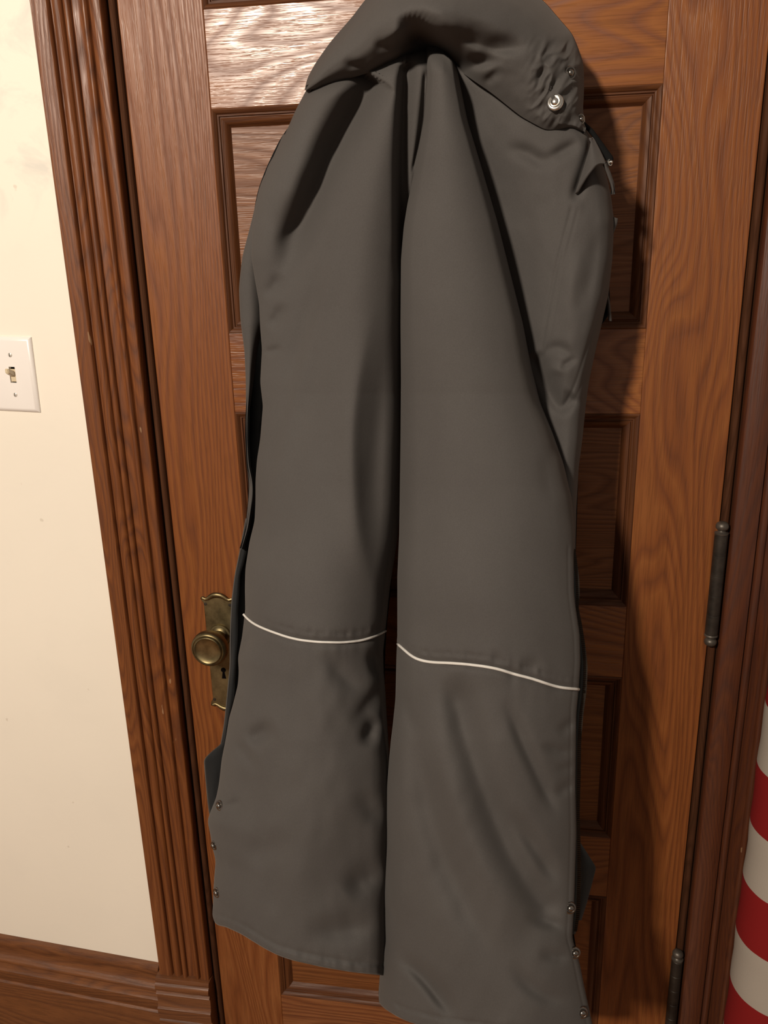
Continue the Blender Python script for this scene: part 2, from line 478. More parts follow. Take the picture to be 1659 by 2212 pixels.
# --- hinges
for zt in (1.166, .418, 2.0):
    zb = zt - .152
    L_ = zt - zb
    pr = [(.0084, 0)]
    for k in range(5):
        h0 = L_*k/5; h1 = L_*(k+1)/5
        pr += [(.0090, h0+.0006), (.0090, h1-.0006), (.0084, h1)]
    hx, hy = .8145, -.0085
    hg = link('hinge', lathe('hinge', pr, (hx, hy, zb), (0, 0, 1), 24, 30), M_HINGE, door)
    link('leaf', box_mesh('leaf', hx-.0008, hx+.0008, hy+.002, .02, zb+.002, zt-.002, 0), M_HINGE, hg)
    tip = [(.0084, -.0002), (.0094, .001), (.0094, .003), (.006, .0042), (.005, .0062), (.0072, .0078), (.0088, .0105), (.0088, .0135), (.0075, .0165), (.0045, .0185), (.0001, .019)]
    link('ball_tip', lathe('ball_tip', tip, (hx, hy, zt), (0, 0, 1), 24, 60), M_TIP, hg)
    link('ball_tip', lathe('ball_tip', tip, (hx, hy, zb), (0, 0, -1), 24, 60), M_TIP, hg)

# ------------------------------------------------------------------ light switch
sw = empty('light_switch', label='white toggle light switch plate with ivory toggle on cream wall', cat='light switch')
SWC = Vector((-.2330, .0, 1.3895))
SRX = math.radians(-1.6)


def sw_place(me):
    # local plate coordinates (x right, z up, y out of the wall) -> wall
    for v in me.vertices:
        x, y, z = v.co
        x, z = x*math.cos(SRX) - z*math.sin(SRX), x*math.sin(SRX) + z*math.cos(SRX)
        v.co = Vector((SWC.x+x, y, SWC.z+z))
    return rot_left(me)


pw, ph_ = .0368, .0572
# bevelled plate with a slot
def ring(hx, hz, y): return [(-hx, y, -hz), (hx, y, -hz), (hx, y, hz), (-hx, y, hz)]


rings = [ring(pw, ph_, .0), ring(pw, ph_, -.0012), ring(pw-.0008, ph_-.0008, -.0026), ring(pw-.0045, ph_-.0045, -.0056), ring(pw-.0065, ph_-.0065, -.0060), ring(.0052, .0122, -.0062), ring(.0052, .0122, -.0005)]
vv = [p for rg in rings for p in rg]
ff = [(i*4+k, i*4+(k+1) % 4, (i+1)*4+(k+1) % 4, (i+1)*4+k) for i in range(len(rings)-1) for k in range(4)]
me = mesh_from('cover_plate', vv, ff, False); fix_normals(me)
me.polygons.foreach_set('use_smooth', [True]*len(me.polygons)); me.set_sharp_from_angle(angle=math.radians(30))
link('cover_plate', sw_place(me), M_PLATE, sw)
link('slot', sw_place(box_mesh('slot', -.0052, .0052, -.0008, -.0002, -.0122, .0122, 0)), M_DARK, sw)
link('toggle_base', sw_place(box_mesh('toggle_base', -.0046, .0046, -.0052, -.0006, -.0105, .0085, .0006)), M_IVORY, sw)
# toggle lever: tapered, tilted up
bm = bmesh.new(); bmesh.ops.create_cube(bm, size=1)
for v in bm.verts:
    t = .5 - v.co.y
    v.co = Vector((v.co.x*(.0080 - .0018*t), -.004 - .0150*t, .0008 + v.co.z*(.0092-.0018*t) + .0068*t))
bmesh.ops.bevel(bm, geom=list(bm.edges), offset=.0011, segments=2, affect='EDGES')
me = bpy.data.meshes.new('toggle'); bm.to_mesh(me); bm.free()
link('toggle', sw_place(me), M_IVORY, sw)
for dz in (.0302, -.0302):
    s_ = link('screw', sw_place(lathe('screw', [(.0034, 0), (.0034, .0005), (.0024, .0012), (.0001, .0015)], (0, -.0060, dz), seg=16)), M_SCREW, sw)
    link('screw_slot', sw_place(box_mesh('screw_slot', -.0004, .0004, -.0077, -.0070, dz-.0024, dz+.0024, 0)), M_HINGE, s_)

# ------------------------------------------------------------------ striped column
mt, nt, b, new, ln = newmat('striped_cloth_shaded')
tc = new('ShaderNodeTexCoord'); sep = new('ShaderNodeSeparateXYZ'); ln(tc.outputs['Object'], sep.inputs[0])
SY, SR = -.105, .062
lefts = [P(x, y, -SY) for x, y in ((1644, 1655), (1626, 1778), (1610, 1906), (1594, 2013), (1577, 2118))]
SXC = float(np.mean([q[0] for q in lefts])) + SR*.985
zsb = [float(q[2]) for q in lefts]
PER = (zsb[0]-zsb[4])/4
Z0S = zsb[0]
k_ = math_node(nt, 'DIVIDE', math_node(nt, 'SUBTRACT', Z0S+20*PER, sep.outputs[2]), 2*PER)
nz = noise(nt, tc.outputs['Object'], 25, 2, .5)
k_ = math_node(nt, 'ADD', k_, math_node(nt, 'MULTIPLY', math_node(nt, 'SUBTRACT', nz.outputs[0], .5), .012))
st = math_node(nt, 'LESS_THAN', math_node(nt, 'FRACT', k_), .5)
wv = noise(nt, tc.outputs['Object'], 700, 2, .5)
white = mixc(nt, 'MULTIPLY', .3, (.62, .53, .43), wv.outputs[1])
white = mixc(nt, 'MIX', 0.0, (.34, .30, .255), white)
ln(mixc(nt, 'MIX', st, white, (.20, .010, .010)), b.inputs['Base Color'])  # both stripe colours kept dim, carrying the shade that falls on the column
b.inputs['Roughness'].default_value = .85; b.inputs['Specular IOR Level'].default_value = .15
bp = new('ShaderNodeBump'); bp.inputs['Strength'].default_value = .25; bp.inputs['Distance'].default_value = .001
ln(wv.outputs[0], bp.inputs['Height']); ln(bp.outputs[0], b.inputs['Normal'])
print('striped', SXC, zsb, PER)
ztop = Z0S + PER*1.6
pr = [(.001, 0), (SR-.012, 0), (SR-.004, .004), (SR, .014)]
for k in range(1, 40):
    h = .014 + (ztop-.03)*k/40
    pr.append((SR + .0007*math.sin(k*1.7) + .0005*math.sin(k*.6), h))
pr += [(SR-.002, ztop-.01), (SR-.008, ztop-.003), (SR-.02, ztop), (.001, ztop+.001)]
link('striped_column', lathe('striped_column', pr, (SXC, SY, 0), (0, 0, 1), 64, 80), mt,
     label='red and white striped cloth column standing beside the shaded casing', cat='column')

# ------------------------------------------------------------------ snow pants
rng = np.random.default_rng(7)
pants = empty('snow_pants', label='grey insulated snow pants hanging upside of the door with white knee piping', cat='pants')
pants['label'] = 'grey insulated snow pants with white knee piping hanging on the oak door'


def resample(pts, t):
    """polyline of (x,y) sampled at fractions of its y-range, lightly smoothed"""
    p = np.array(pts, float)
    yy = p[0, 1] + t*(p[-1, 1]-p[0, 1])
    return np.interp(yy, p[:, 1], p[:, 0]), yy


def smooth1(a, k):
    if k <= 1: return a
    ker = np.hanning(k+2)[1:-1]; ker /= ker.sum()
    pad = k//2
    b_ = np.concatenate([2*a[0]-a[1:pad+1][::-1], a, 2*a[-1]-a[-pad-1:-1][::-1]])
    return np.convolve(b_, ker, 'same')[pad:-pad]


def arcsample(pts, n, k=9):
    p = np.array(pts, float)
    d = np.concatenate([[0], np.cumsum(np.hypot(*np.diff(p, axis=0).T))])
    t = np.linspace(0, d[-1], n)
    return np.stack([smooth1(np.interp(t, d, p[:, 0]), k), smooth1(np.interp(t, d, p[:, 1]), k)], 1)


def smooth2(a, k0, k1):
    a = np.apply_along_axis(smooth1, 0, a, k0)
    return np.apply_along_axis(smooth1, 1, a, k1)


def polydist(X, Y, pts):
    """signed distance to polyline and fraction along it"""
    p = np.array(pts, float)
    seg = np.hypot(*np.diff(p, axis=0).T); cum = np.concatenate([[0], np.cumsum(seg)])
    best = np.full(X.shape, 1e9); sg = np.zeros(X.shape); fr = np.zeros(X.shape)
    for i in range(len(p)-1):
        a, b_ = p[i], p[i+1]; v = b_-a; L2 = v@v
        t = np.clip(((X-a[0])*v[0]+(Y-a[1])*v[1])/L2, 0, 1)
        dx = X-(a[0]+t*v[0]); dy = Y-(a[1]+t*v[1]); d = np.hypot(dx, dy)
        s = np.sign(v[0]*dy - v[1]*dx)
        m_ = d < best
        best = np.where(m_, d, best); sg = np.where(m_, s, sg); fr = np.where(m_, (cum[i]+t*seg[i])/cum[-1], fr)
    return best*sg, fr


def crease(X, Y, pts, amp, w, w2=None, ends=(.42, .42), kind='valley'):
    """amp>0 raises toward the camera. w: width on the positive side (right when heading up the list ...), w2 other side"""
    if len(pts) > 2: pts = arcsample(pts, max(12, 4*len(pts)), 9)
    w2 = w2 or w
    box = 3.2*max(w, w2)
    pa = np.array(pts)
    msk = (X > pa[:, 0].min()-box) & (X < pa[:, 0].max()+box) & (Y > pa[:, 1].min()-box) & (Y < pa[:, 1].max()+box)
    out = np.zeros_like(X)
    if msk.any(): out[msk] = crease_(X[msk], Y[msk], pts, amp, w, w2, ends, kind)
    return out


def crease_(X, Y, pts, amp, w, w2, ends, kind):
    sd, fr = polydist(X, Y, pts)
    ww = np.where(sd > 0, w, w2)
    e = np.ones_like(fr)
    if ends[0]: e = np.clip(fr/ends[0], 0, 1)
    if ends[1]: e = np.minimum(e, np.clip((1-fr)/ends[1], 0, 1))
    e = e*e*(3-2*e)
    if kind == 'valley':
        return amp*e*np.exp(-(sd/ww)**2)
    if kind == 'sharp':
        return amp*e*np.exp(-np.abs(sd/ww))
    return amp*e*np.tanh(sd/w)*np.exp(-(sd/(w2*3))**2)      # step


def vnoise(X, Y, sx, sy, seed, oct_=3):
    out = np.zeros_like(X); amp = 1.0; tot = 0
    for o in range(oct_):
        r = np.random.default_rng(seed+o*17).random((64, 64))
        gx = X/sx*(2**o) + 7.3*o; gy = Y/sy*(2**o) + 3.1*o
        ix = np.floor(gx).astype(int); iy = np.floor(gy).astype(int)
        fx = gx-ix; fy = gy-iy; fx = fx*fx*(3-2*fx); fy = fy*fy*(3-2*fy)
        g = lambda a, b_: r[a % 64, b_ % 64]
        out += amp*((g(ix, iy)*(1-fx)+g(ix+1, iy)*fx)*(1-fy)+(g(ix, iy+1)*(1-fx)+g(ix+1, iy+1)*fx)*fy - .5)
        tot += amp; amp *= .5
    return out/tot*2


def table(S, Tpy, svals, rows):
    """bilinear table of depths: rows = [(py, [D at svals])]"""
    ys = np.array([r_[0] for r_ in rows], float); V = np.array([r_[1] for r_ in rows], float)
    cols = np.stack([np.interp(Tpy.ravel(), ys, V[:, k]) for k in range(V.shape[1])], 1)
    s = S.ravel(); out = np.zeros_like(s); sv = np.array(svals)
    k = np.clip(np.searchsorted(sv, s)-1, 0, len(sv)-2)
    f_ = (s-sv[k])/(sv[k+1]-sv[k])
    out = cols[np.arange(len(s)), k]*(1-f_)+cols[np.arange(len(s)), k+1]*f_
    return out.reshape(S.shape)


def roll(dist_px, w, r):
    q = np.clip(1-dist_px/w, 0, 1)
    return -r*(1-np.sqrt(np.clip(1-q*q, 0, 1)))


class Sheet:
    def __init__(s, X, Y, D): s.X, s.Y, s.D = X, Y, D

    def depth(s, px, py):
        d = (s.X-px)**2+(s.Y-py)**2
        i = np.argpartition(d.ravel(), 4)[:4]
        w_ = 1/(d.ravel()[i]+.05)
        return float((s.D.ravel()[i]*w_).sum()/w_.sum())


def lift(Y):
    """the legs hang further off the door towards the hems"""
    return np.interp(Y, [-100, 250, 600, 850, 1050, 1300, 1600, 2300], [.040, .050, .065, .080, .110, .155, .200, .262])


def sheet_mesh(name, X, Y, D, thick=.004, two_mats=True, ex=0.0):
    """front surface at D, inner surface `thick` nearer to the door"""
    nr, nc = X.shape
    D = D + ex*lift(Y)
    A = P(X, Y, D).reshape(-1, 3)
    # inner surface: offset along the surface normal so that thickness is even
    G = A.reshape(nr, nc, 3)
    du = np.gradient(G, axis=1); dv = np.gradient(G, axis=0)
    N = np.cross(du, dv); N /= np.linalg.norm(N, axis=2, keepdims=True)+1e-12
    if N[nr//2, nc//2, 1] > 0: N = -N
    B = (G - N*thick).reshape(-1, 3)
    V = np.concatenate([A, B]); o = nr*nc
    idx = np.arange(o).reshape(nr, nc)
    q = np.stack([idx[:-1, :-1], idx[1:, :-1], idx[1:, 1:], idx[:-1, 1:]], -1).reshape(-1, 4)
    q2 = q[:, ::-1] + o
    rim = np.concatenate([idx[0, :], idx[1:, -1], idx[-1, -2::-1], idx[-2:0:-1, 0]])
    rn = np.roll(rim, -1)
    q3 = np.stack([rim, rn, rn+o, rim+o], 1)
    faces = np.concatenate([q, q2, q3])
    me = bpy.data.meshes.new(name)
    me.vertices.add(len(V)); me.vertices.foreach_set('co', V.ravel())
    me.loops.add(len(faces)*4); me.loops.foreach_set('vertex_index', faces.ravel())
    me.polygons.add(len(faces))
    me.polygons.foreach_set('loop_start', np.arange(len(faces))*4)
    me.polygons.foreach_set('loop_total', np.full(len(faces), 4))
    me.polygons.foreach_set('use_smooth', np.ones(len(faces), bool))
    if two_mats:
        mi = np.zeros(len(faces), int); mi[len(q):len(q)+len(q2)] = 1
        me.polygons.foreach_set('material_index', mi)
    me.update(); me.validate()
    return me


def grid(Lp, Rp, nr, nc, hem=None, hem_pow=9, ks=7, edge=True):
    t = np.linspace(0, 1, nr)
    lx, ly = resample(Lp, t); rx, ry = resample(Rp, t)
    lx = smooth1(lx, ks); rx = smooth1(rx, ks)
    u = np.linspace(0, 1, nc)
    s = .5-.5*np.cos(np.pi*u) if edge else u
    s = .55*s+.45*u
    S, T = np.meshgrid(s, t)
    X = lx[:, None]*(1-S)+rx[:, None]*S
    Y = ly[:, None]*(1-S)+ry[:, None]*S
    if hem is not None:
        hp = np.array(hem, float)
        hs = (hp[:, 0]-hp[0, 0])/(hp[-1, 0]-hp[0, 0])
        hy = smooth1(np.interp(s, hs, hp[:, 1]), 15)
        Y = Y + (hy - Y[-1])[None, :]*(T**hem_pow)
    return X, Y, S, T, X-lx[:, None], rx[:, None]-X


WLINE = [(600, 215), (664, 197), (690, 190), (724, 178), (771, 165), (812, 152), (842, 138), (872, 130), (905, 127), (935, 126), (958, 128), (985, 148), (1024, 176), (1060, 200), (1095, 228), (1125, 252),
         (1150, 266), (1178, 279), (1205, 280), (1232, 276), (1264, 286), (1330, 300)]


def tuck(X, Y, r=.05, w=46):
    """fabric dives under the turned-over waist"""
    yl = np.interp(X, [p[0] for p in WLINE], [p[1] for p in WLINE])
    d = Y-yl
    return roll(np.clip(d+14, 0, None), w, r) - np.clip(-14-d, 0, 60)*.0004


# ---- leg under the open side zip (image left)
LL = [(722, 100), (690, 150), (663, 192), (640, 235), (618, 285), (600, 322), (579, 358), (558, 419), (546, 487), (543, 555), (551, 606), (560, 657), (562, 708), (566, 755),
      (562, 826), (568, 877), (562, 950), (555, 994), (552, 1038), (552, 1082), (550, 1126), (539, 1170), (530, 1229), (529, 1273), (530, 1318), (528, 1332), (523, 1376),
      (514, 1420), (516, 1450), (514, 1479), (503, 1523), (495, 1550), (488, 1595), (479, 1640), (473, 1694), (467, 1724), (458, 1745), (448, 1772), (455, 1805), (458, 1828),
      (466, 1858), (463, 1894), (461, 1924), (460, 1963), (458, 1978), (464, 1993)]
LR = [(958, 100), (945, 190), (930, 260), (915, 340), (900, 430), (886, 500), (876, 560), (872, 640), (870, 800), (869, 950), (864, 1100), (858, 1170), (851, 1215), (842, 1273), (833, 1362), (828, 1406),
      (829, 1450), (833, 1494), (835, 1538), (839, 1600), (842, 1650), (842, 1850), (838, 1950), (836, 2108)]
HL = [(464, 1993), (470, 1999), (487, 2002), (520, 2017), (568, 2047), (598, 2063), (633, 2075), (700, 2090), (760, 2100), (836, 2108)]
X, Y, S, T, dl, dr = grid(LL, LR, 420, 150, HL)
sv = [0, .12, .3, .5, .7, .88, 1]
D = table(S, Y, sv, [
    (100, [.080, .095, .105, .110, .120, .105, .09]),
    (200, [.085, .118, .120, .112, .128, .108, .09]),
    (330, [.075, .10, .105, .105, .130, .100, .080]),
    (500, [.075, .10, .095, .118, .138, .115, .085]),
    (700, [.070, .085, .100, .132, .135, .115, .085]),
    (900, [.068, .088, .118, .136, .132, .108, .080]),
    (1150, [.066, .095, .124, .134, .126, .100, .070]),
    (1340, [.066, .100, .124, .132, .122, .094, .062]),
    (1420, [.066, .098, .118, .124, .114, .088, .062]),
    (1700, [.066, .100, .122, .128, .118, .096, .070]),
    (2108, [.066, .098, .120, .126, .120, .105, .085])])
D = smooth2(smooth2(D, 71, 35), 71, 35)
D += roll(dl, 34, np.interp(Y, [350, 560], [.030, .009])) + roll(dr, 40, .030) + tuck(X, Y)
D += crease(X, Y, [(815, 165), (770, 235), (735, 300), (700, 375), (660, 470), (628, 545), (606, 610), (590, 690)], -.046, 36, 28, (.02, .6))
D += crease(X, Y, [(700, 300), (650, 400), (612, 500)], .012, 50)
D += crease(X, Y, [(668, 452), (630, 500), (600, 545)], -.005, 16)
D += crease(X, Y, [(615, 590), (588, 625), (570, 650)], -.006, 16)
D += crease(X, Y, [(612, 650), (600, 690), (575, 712)], -.007, 14)
D += crease(X, Y, [(566, 762), (590, 758), (612, 750)], -.005, 8)
D += crease(X, Y, [(876, 150), (870, 230), (867, 320), (866, 410), (868, 500), (868, 620)], -.030, 12, 22, (.0, .3))
D += crease(X, Y, [(918, 150), (913, 240), (903, 310), (890, 380)], -.004, 4, None, (.1, .1))
# ridge lines down the thigh
D += crease(X, Y, [(760, 450), (741, 504), (700, 640), (663, 758), (623, 928), (575, 1140), (540, 1300)], .005, 13, 22)
D += crease(X, Y, [(720, 480), (690, 600), (640, 760), (600, 900)], -.004, 16)
D += crease(X, Y, [(812, 623), (788, 725), (765, 850), (757, 950), (766, 1141), (790, 1230), (813, 1303), (822, 1350)], .010, 30, 20)
D += crease(X, Y, [(838, 700), (815, 900), (805, 1100), (822, 1230)], -.008, 24)
# knee seam and wrinkles below
KNEE_L = [(526, 1327), (535, 1338), (552, 1350), (580, 1362), (620, 1376), (650, 1383), (690, 1387), (740, 1388), (780, 1384), (810, 1375), (833, 1363)]
D += crease(X, Y, KNEE_L, -.005, 9, 9, (0, 0))
kl = np.interp(X, [p[0] for p in KNEE_L], [p[1] for p in KNEE_L])
D += .004/(1+np.exp((Y-kl)/4.0))*np.exp(-((Y-kl)/60)**2)
below = 1/(1+np.exp(-(Y-kl-6)/3))
D += below*np.exp(-np.clip(Y-kl, 0, None)/28)*.004*vnoise(X, Y*.2, 26, 40, 3, 2)*np.clip((X-560)/150, 0, 1)
D -= (1-below)*np.exp(-np.clip(kl-18-Y, 0, None)/6)*np.exp(-np.clip(Y-kl+18, 0, None)/6)*.0024*(1+vnoise(X, Y, 10, 40, 5, 1))
D += crease(X, Y, [(835, 1470), (812, 1500), (785, 1540), (755, 1572)], -.009, 16, 24)
D += crease(X, Y, [(800, 1395), (806, 1430), (826, 1470)], -.008, 15)
D += crease(X, Y, [(815, 1540), (800, 1580), (790, 1620)], -.014, 17)
D += crease(X, Y, [(700, 1400), (745, 1470), (795, 1500)], -.006, 18)
D += crease(X, Y, [(545, 1360), (525, 1400), (512, 1440)], -.005, 10)
D += crease(X, Y, [(600, 1570), (560, 1585), (530, 1610)], -.011, 20)
D += crease(X, Y, [(495, 1590), (530, 1625), (560, 1680)], -.004, 14)
D += crease(X, Y, [(640, 1800), (570, 1840), (500, 1850)], -.006, 32)
D += crease(X, Y, [(835, 1880), (780, 1900), (740, 1930)], -.010, 26)
D += crease(X, Y, [(838, 1780), (800, 1760), (780, 1700)], -.006, 22)
D += crease(X, Y, [(830, 1990), (760, 2010), (650, 2010)], -.009, 26)
D += crease(X, Y, [(475, 1742), (500, 1738), (525, 1728)], -.003, 7)
D += .0065*vnoise(X, Y, 110, 190, 11, 3)*np.clip((Y-1390)/60, 0, 1) + .0022*vnoise(X, Y, 120, 260, 12, 2)
# hem stitch line
hy = np.interp(X, [p[0] for p in HL], [p[1] for p in HL])
D -= .0022*np.exp(-((Y-hy+22)/4)**2)
D += .0022*vnoise(X, Y, 16, 30, 8, 2)*np.exp(-((Y-hy+16)/16)**2)
D = np.maximum(D, .022)
D = D + lift(Y)
sL = Sheet(X, Y, D)
legL = link('leg_front', sheet_mesh('leg_front', X, Y, D), [M_FAB, M_LIN], pants)
link('knee_piping', tube('knee_piping', P(*[np.array(a) for a in zip(*[(x, y, sL.depth(x, y)+.0022) for x, y in arcsample(KNEE_L, 70)])]), .0015, 8), M_PIPE, legL,
     label='white reflective piping across the knee')

# back half of that leg, with its black lining showing along the open zip
BL = [(800, 80), (715, 170), (660, 245), (618, 285), (580, 362), (560, 415), (548, 487), (536, 555), (530, 623), (530, 690), (534, 758), (536, 826), (536, 894), (534, 950), (536, 1009),
      (541, 1038), (541, 1068), (534, 1141), (522, 1191), (511, 1244), (504, 1303), (501, 1376), (501, 1435), (494, 1509), (488, 1568), (482, 1607), (470, 1640), (466, 1700), (470, 1760), (474, 1860), (474, 1990)]
BR = [(950, 60), (900, 500), (880, 900), (850, 1170), (830, 1362), (826, 1450), (832, 1600), (834, 1850), (832, 2080)]
X, Y, S, T, dl, dr = grid(BL, BR, 160, 40)
D = .016 + .034*(np.clip(1-dl/60, 0, 1)**2) + .045*(np.clip(1-dr/60, 0, 1)**2) + .002*vnoise(X, Y, 80, 160, 31, 2)
link('leg_back', sheet_mesh('leg_back', X, Y, D, .003, ex=.55), [M_LIN, M_FAB], pants)

# grey side strip of the opened zip, and the darker facing lower down
FL = [(612, 290), (590, 340), (562, 399), (541, 487), (523, 555), (516, 623), (519, 690), (528, 758), (531, 826), (531, 894), (532, 950), (534, 1009), (539, 1038), (538, 1068), (531, 1141), (520, 1186)]
FR = [(650, 290), (620, 340), (595, 399), (575, 487), (570, 555), (572, 623), (570, 690), (556, 758), (548, 826), (538, 894), (536, 950), (541, 1009), (551, 1038), (554, 1068), (540, 1141), (524, 1186)]
X, Y, S, T, dl, dr = grid(FL, FR, 160, 16, ks=9)
D = .058 + .010*np.sin(np.pi*np.clip(S, 0, 1)) - .012*S + roll(dl, 9, .008) + .001*vnoise(X, Y, 30, 90, 41, 2)
D = D - .012*np.clip((Y-700)/200, 0, 1)
link('side_strip', sheet_mesh('side_strip', X, Y, D, .003, ex=.8), [M_FAB, M_LIN], pants)
GL = [(532, 1120), (519, 1191), (508, 1244), (501, 1303), (498, 1376), (498, 1435), (491, 1509), (485, 1568), (478, 1607), (458, 1622), (440, 1640), (443, 1676), (448, 1730), (452, 1760)]
GR = [(545, 1120), (534, 1191), (520, 1244), (516, 1303), (514, 1376), (512, 1435), (506, 1509), (494, 1568), (490, 1607), (488, 1622), (486, 1640), (480, 1676), (474, 1730), (470, 1760)]
X, Y, S, T, dl, dr = grid(GL, GR, 160, 14, ks=5)
D = .040 + .004*np.sin(np.pi*S) + roll(dl, 5, .004) + .0015*vnoise(X, Y, 14, 60, 43, 2)
link('side_facing', sheet_mesh('side_facing', X, Y, D, .003, ex=.7), [M_GUARD, M_LIN], pants, label='charcoal facing along the open side zip')
e = arcsample(GL[:9], 60, 5)
link('edge_binding', tube('edge_binding', P(e[:, 0], e[:, 1], (.040+.7*lift(e[:, 1]))), .0011, 6), M_FAB, pants)

# ---- hip and pocket panel (image right), lies behind the front leg
XL_ = [(955, 120), (985, 300), (1030, 480), (1070, 650), (1100, 800), (1140, 950), (1175, 1100), (1195, 1260)]
XR_ = [(1240, 120), (1256, 200), (1263, 270), (1284, 310), (1302, 350), (1313, 390), (1321, 430), (1327, 480), (1323, 560), (1314, 640), (1300, 700), (1286, 760), (1273, 820), (1266, 870),
       (1258, 950), (1250, 1010), (1245, 1100), (1243, 1200), (1243, 1260)]
X, Y, S, T, dl, dr = grid(XL_, XR_, 280, 120)
D = table(S, Y, [0, .2, .45, .7, .9, 1], [
    (120, [.065, .085, .095, .098, .095, .085]),
    (260, [.060, .080, .096, .100, .096, .085]),
    (420, [.045, .060, .090, .100, .090, .070]),
    (600, [.040, .055, .088, .102, .090, .065]),
    (760, [.038, .050, .082, .098, .085, .060]),
    (870, [.036, .044, .062, .078, .072, .055]),
    (1000, [.034, .040, .050, .058, .058, .050]),
    (1260, [.034, .038, .044, .050, .050, .045])])
D = smooth2(smooth2(D, 41, 21), 41, 21)
D += roll(dr, 32, .030) + tuck(X, Y, .014, 30)
D += crease(X, Y, [(1280, 290), (1275, 322), (1262, 360), (1248, 404), (1237, 440)], -.010, 9, 12, (.1, .2))
SEAM1 = [(1237, 440), (1222, 500), (1205, 560), (1190, 640), (1178, 700), (1168, 765)]
SEAM2 = [(1318, 585), (1305, 640), (1285, 700), (1262, 770), (1245, 825), (1228, 865), (1212, 884)]
SEAM3 = [(1158, 765), (1180, 815), (1205, 862), (1214, 886)]
for sm_ in (SEAM1, SEAM2):
    D += crease(X, Y, sm_, -.0018, 3.5, None, (.05, .05))
    D += crease(X, Y, [(x+14, y+2) for x, y in sm_], -.0009, 3, None, (.05, .05))
# pocket bag stands proud of the hip
D += crease(X, Y, [(1150, 760), (1172, 815), (1195, 862), (1212, 892), (1245, 850)], -.012, 14, 20, (.1, .1))
D += crease(X, Y, [(1165, 775), (1200, 745), (1230, 760), (1240, 790)], -.006, 12)
D += crease(X, Y, [(1250, 770), (1225, 785), (1205, 800)], -.005, 8)
D += crease(X, Y, [(1175, 795), (1200, 800), (1225, 795)], .005, 12)
D += crease(X, Y, [(1215, 360), (1170, 350), (1120, 320), (1080, 330)], -.008, 16)
D += crease(X, Y, [(1262, 300), (1210, 330), (1170, 350)], -.007, 12)
D += crease(X, Y, [(1260, 520), (1235, 620), (1210, 720)], .004, 20)
D += crease(X, Y, [(1300, 470), (1280, 580), (1255, 680)], -.004, 16)
D += .0035*vnoise(X, Y, 70, 120, 21, 3)
D = np.maximum(D, .022)
D = D + lift(Y)
sH = Sheet(X, Y, D)
hip = link('hip_panel', sheet_mesh('hip_panel', X, Y, D), [M_FAB, M_LIN], pants, label='side hip panel with a stitched pocket')
# rear layer of the seat, nearly touching the door
X, Y, S, T, dl, dr = grid([(960, 90), (1000, 400), (1080, 900), (1150, 1240)], [(1190, 90), (1230, 170), (1258, 260), (1300, 380), (1308, 480), (1310, 560), (1312, 640), (1316, 688), (1285, 700), (1268, 760), (1245, 870), (1245, 1010), (1238, 1240)], 120, 30)
D = .016 + .026*(np.clip(1-dr/40, 0, 1)**2) + .02*(np.clip(1-dl/60, 0, 1)**2)
link('seat_back', sheet_mesh('seat_back', X, Y, D, .003, ex=.5), [M_LIN, M_FAB], pants)
# light folded edge of the rear layer that peeks out under the hip, and a small tab above
X, Y, S, T, dl, dr = grid([(1308, 622), (1312, 655), (1314, 692)], [(1312, 622), (1318, 655), (1322, 694)], 24, 8)
link('rear_edge', sheet_mesh('rear_edge', X, Y, .048+.003*np.sin(np.pi*S), .002, ex=.8), [M_FAB, M_LIN], pants)
X, Y, S, T, dl, dr = grid([(1322, 468), (1322, 482), (1322, 500)], [(1335, 472), (1334, 482), (1326, 503)], 14, 8)
link('side_tab', sheet_mesh('side_tab', X, Y, .046+.003*np.sin(np.pi*S), .002, ex=1), [M_FAB, M_FAB], pants)
# pocket flap: arches out from the hip seam
PT = [(1279, 297), (1283, 296), (1291, 312), (1299, 328), (1308, 346), (1317, 366), (1325, 388), (1329, 404)]
PB = [(1276, 312), (1262, 360), (1246, 408), (1262, 392), (1280, 366), (1300, 352), (1316, 380), (1327, 418)]
# flap body (between seam and arch)
a = arcsample([(1280, 296), (1284, 300), (1296, 322), (1306, 343), (1311, 355)], 40, 5)
b_ = arcsample([(1278, 298), (1272, 325), (1258, 372), (1242, 418)], 40, 5)
nc = 26
S = np.linspace(0, 1, nc)[None, :]*np.ones((40, 1))
X = b_[:, :1]*(1-S)+a[:, :1]*S; Y = b_[:, 1:]*(1-S)+a[:, 1:]*S
bow = np.sin(np.pi*S)*np.linspace(0, 1, 40)[:, None]**2
X = X + 3*bow; Y = Y - 25*bow
D = np.array([[.088]])*np.ones_like(X) + .030*np.linspace(.1, 1, 40)[:, None]*np.sin(np.pi*np.clip(S*.85+.05, 0, 1)) - .012*S
flap = link('pocket_flap', sheet_mesh('pocket_flap', X, Y, D, .003, ex=1), [M_FAB, M_LIN], pants, label='pocket flap standing open at the hip')
# turned-down outer end of the flap
a = arcsample([(1311, 353), (1320, 374), (1327, 395), (1329, 412), (1326, 420)], 30, 5)
b_ = arcsample([(1303, 353), (1311, 376), (1319, 398), (1322, 410), (1323, 420)], 30, 5)
S = np.linspace(0, 1, 10)[None, :]*np.ones((30, 1))
X = b_[:, :1]*(1-S)+a[:, :1]*S; Y = b_[:, 1:]*(1-S)+a[:, 1:]*S
D = .092 + .004*np.sin(np.pi*S) - .010*np.linspace(0, 1, 30)[:, None] - .006*S
link('flap_end', sheet_mesh('flap_end', X, Y, D, .003, ex=1), [M_FAB, M_LIN], flap)
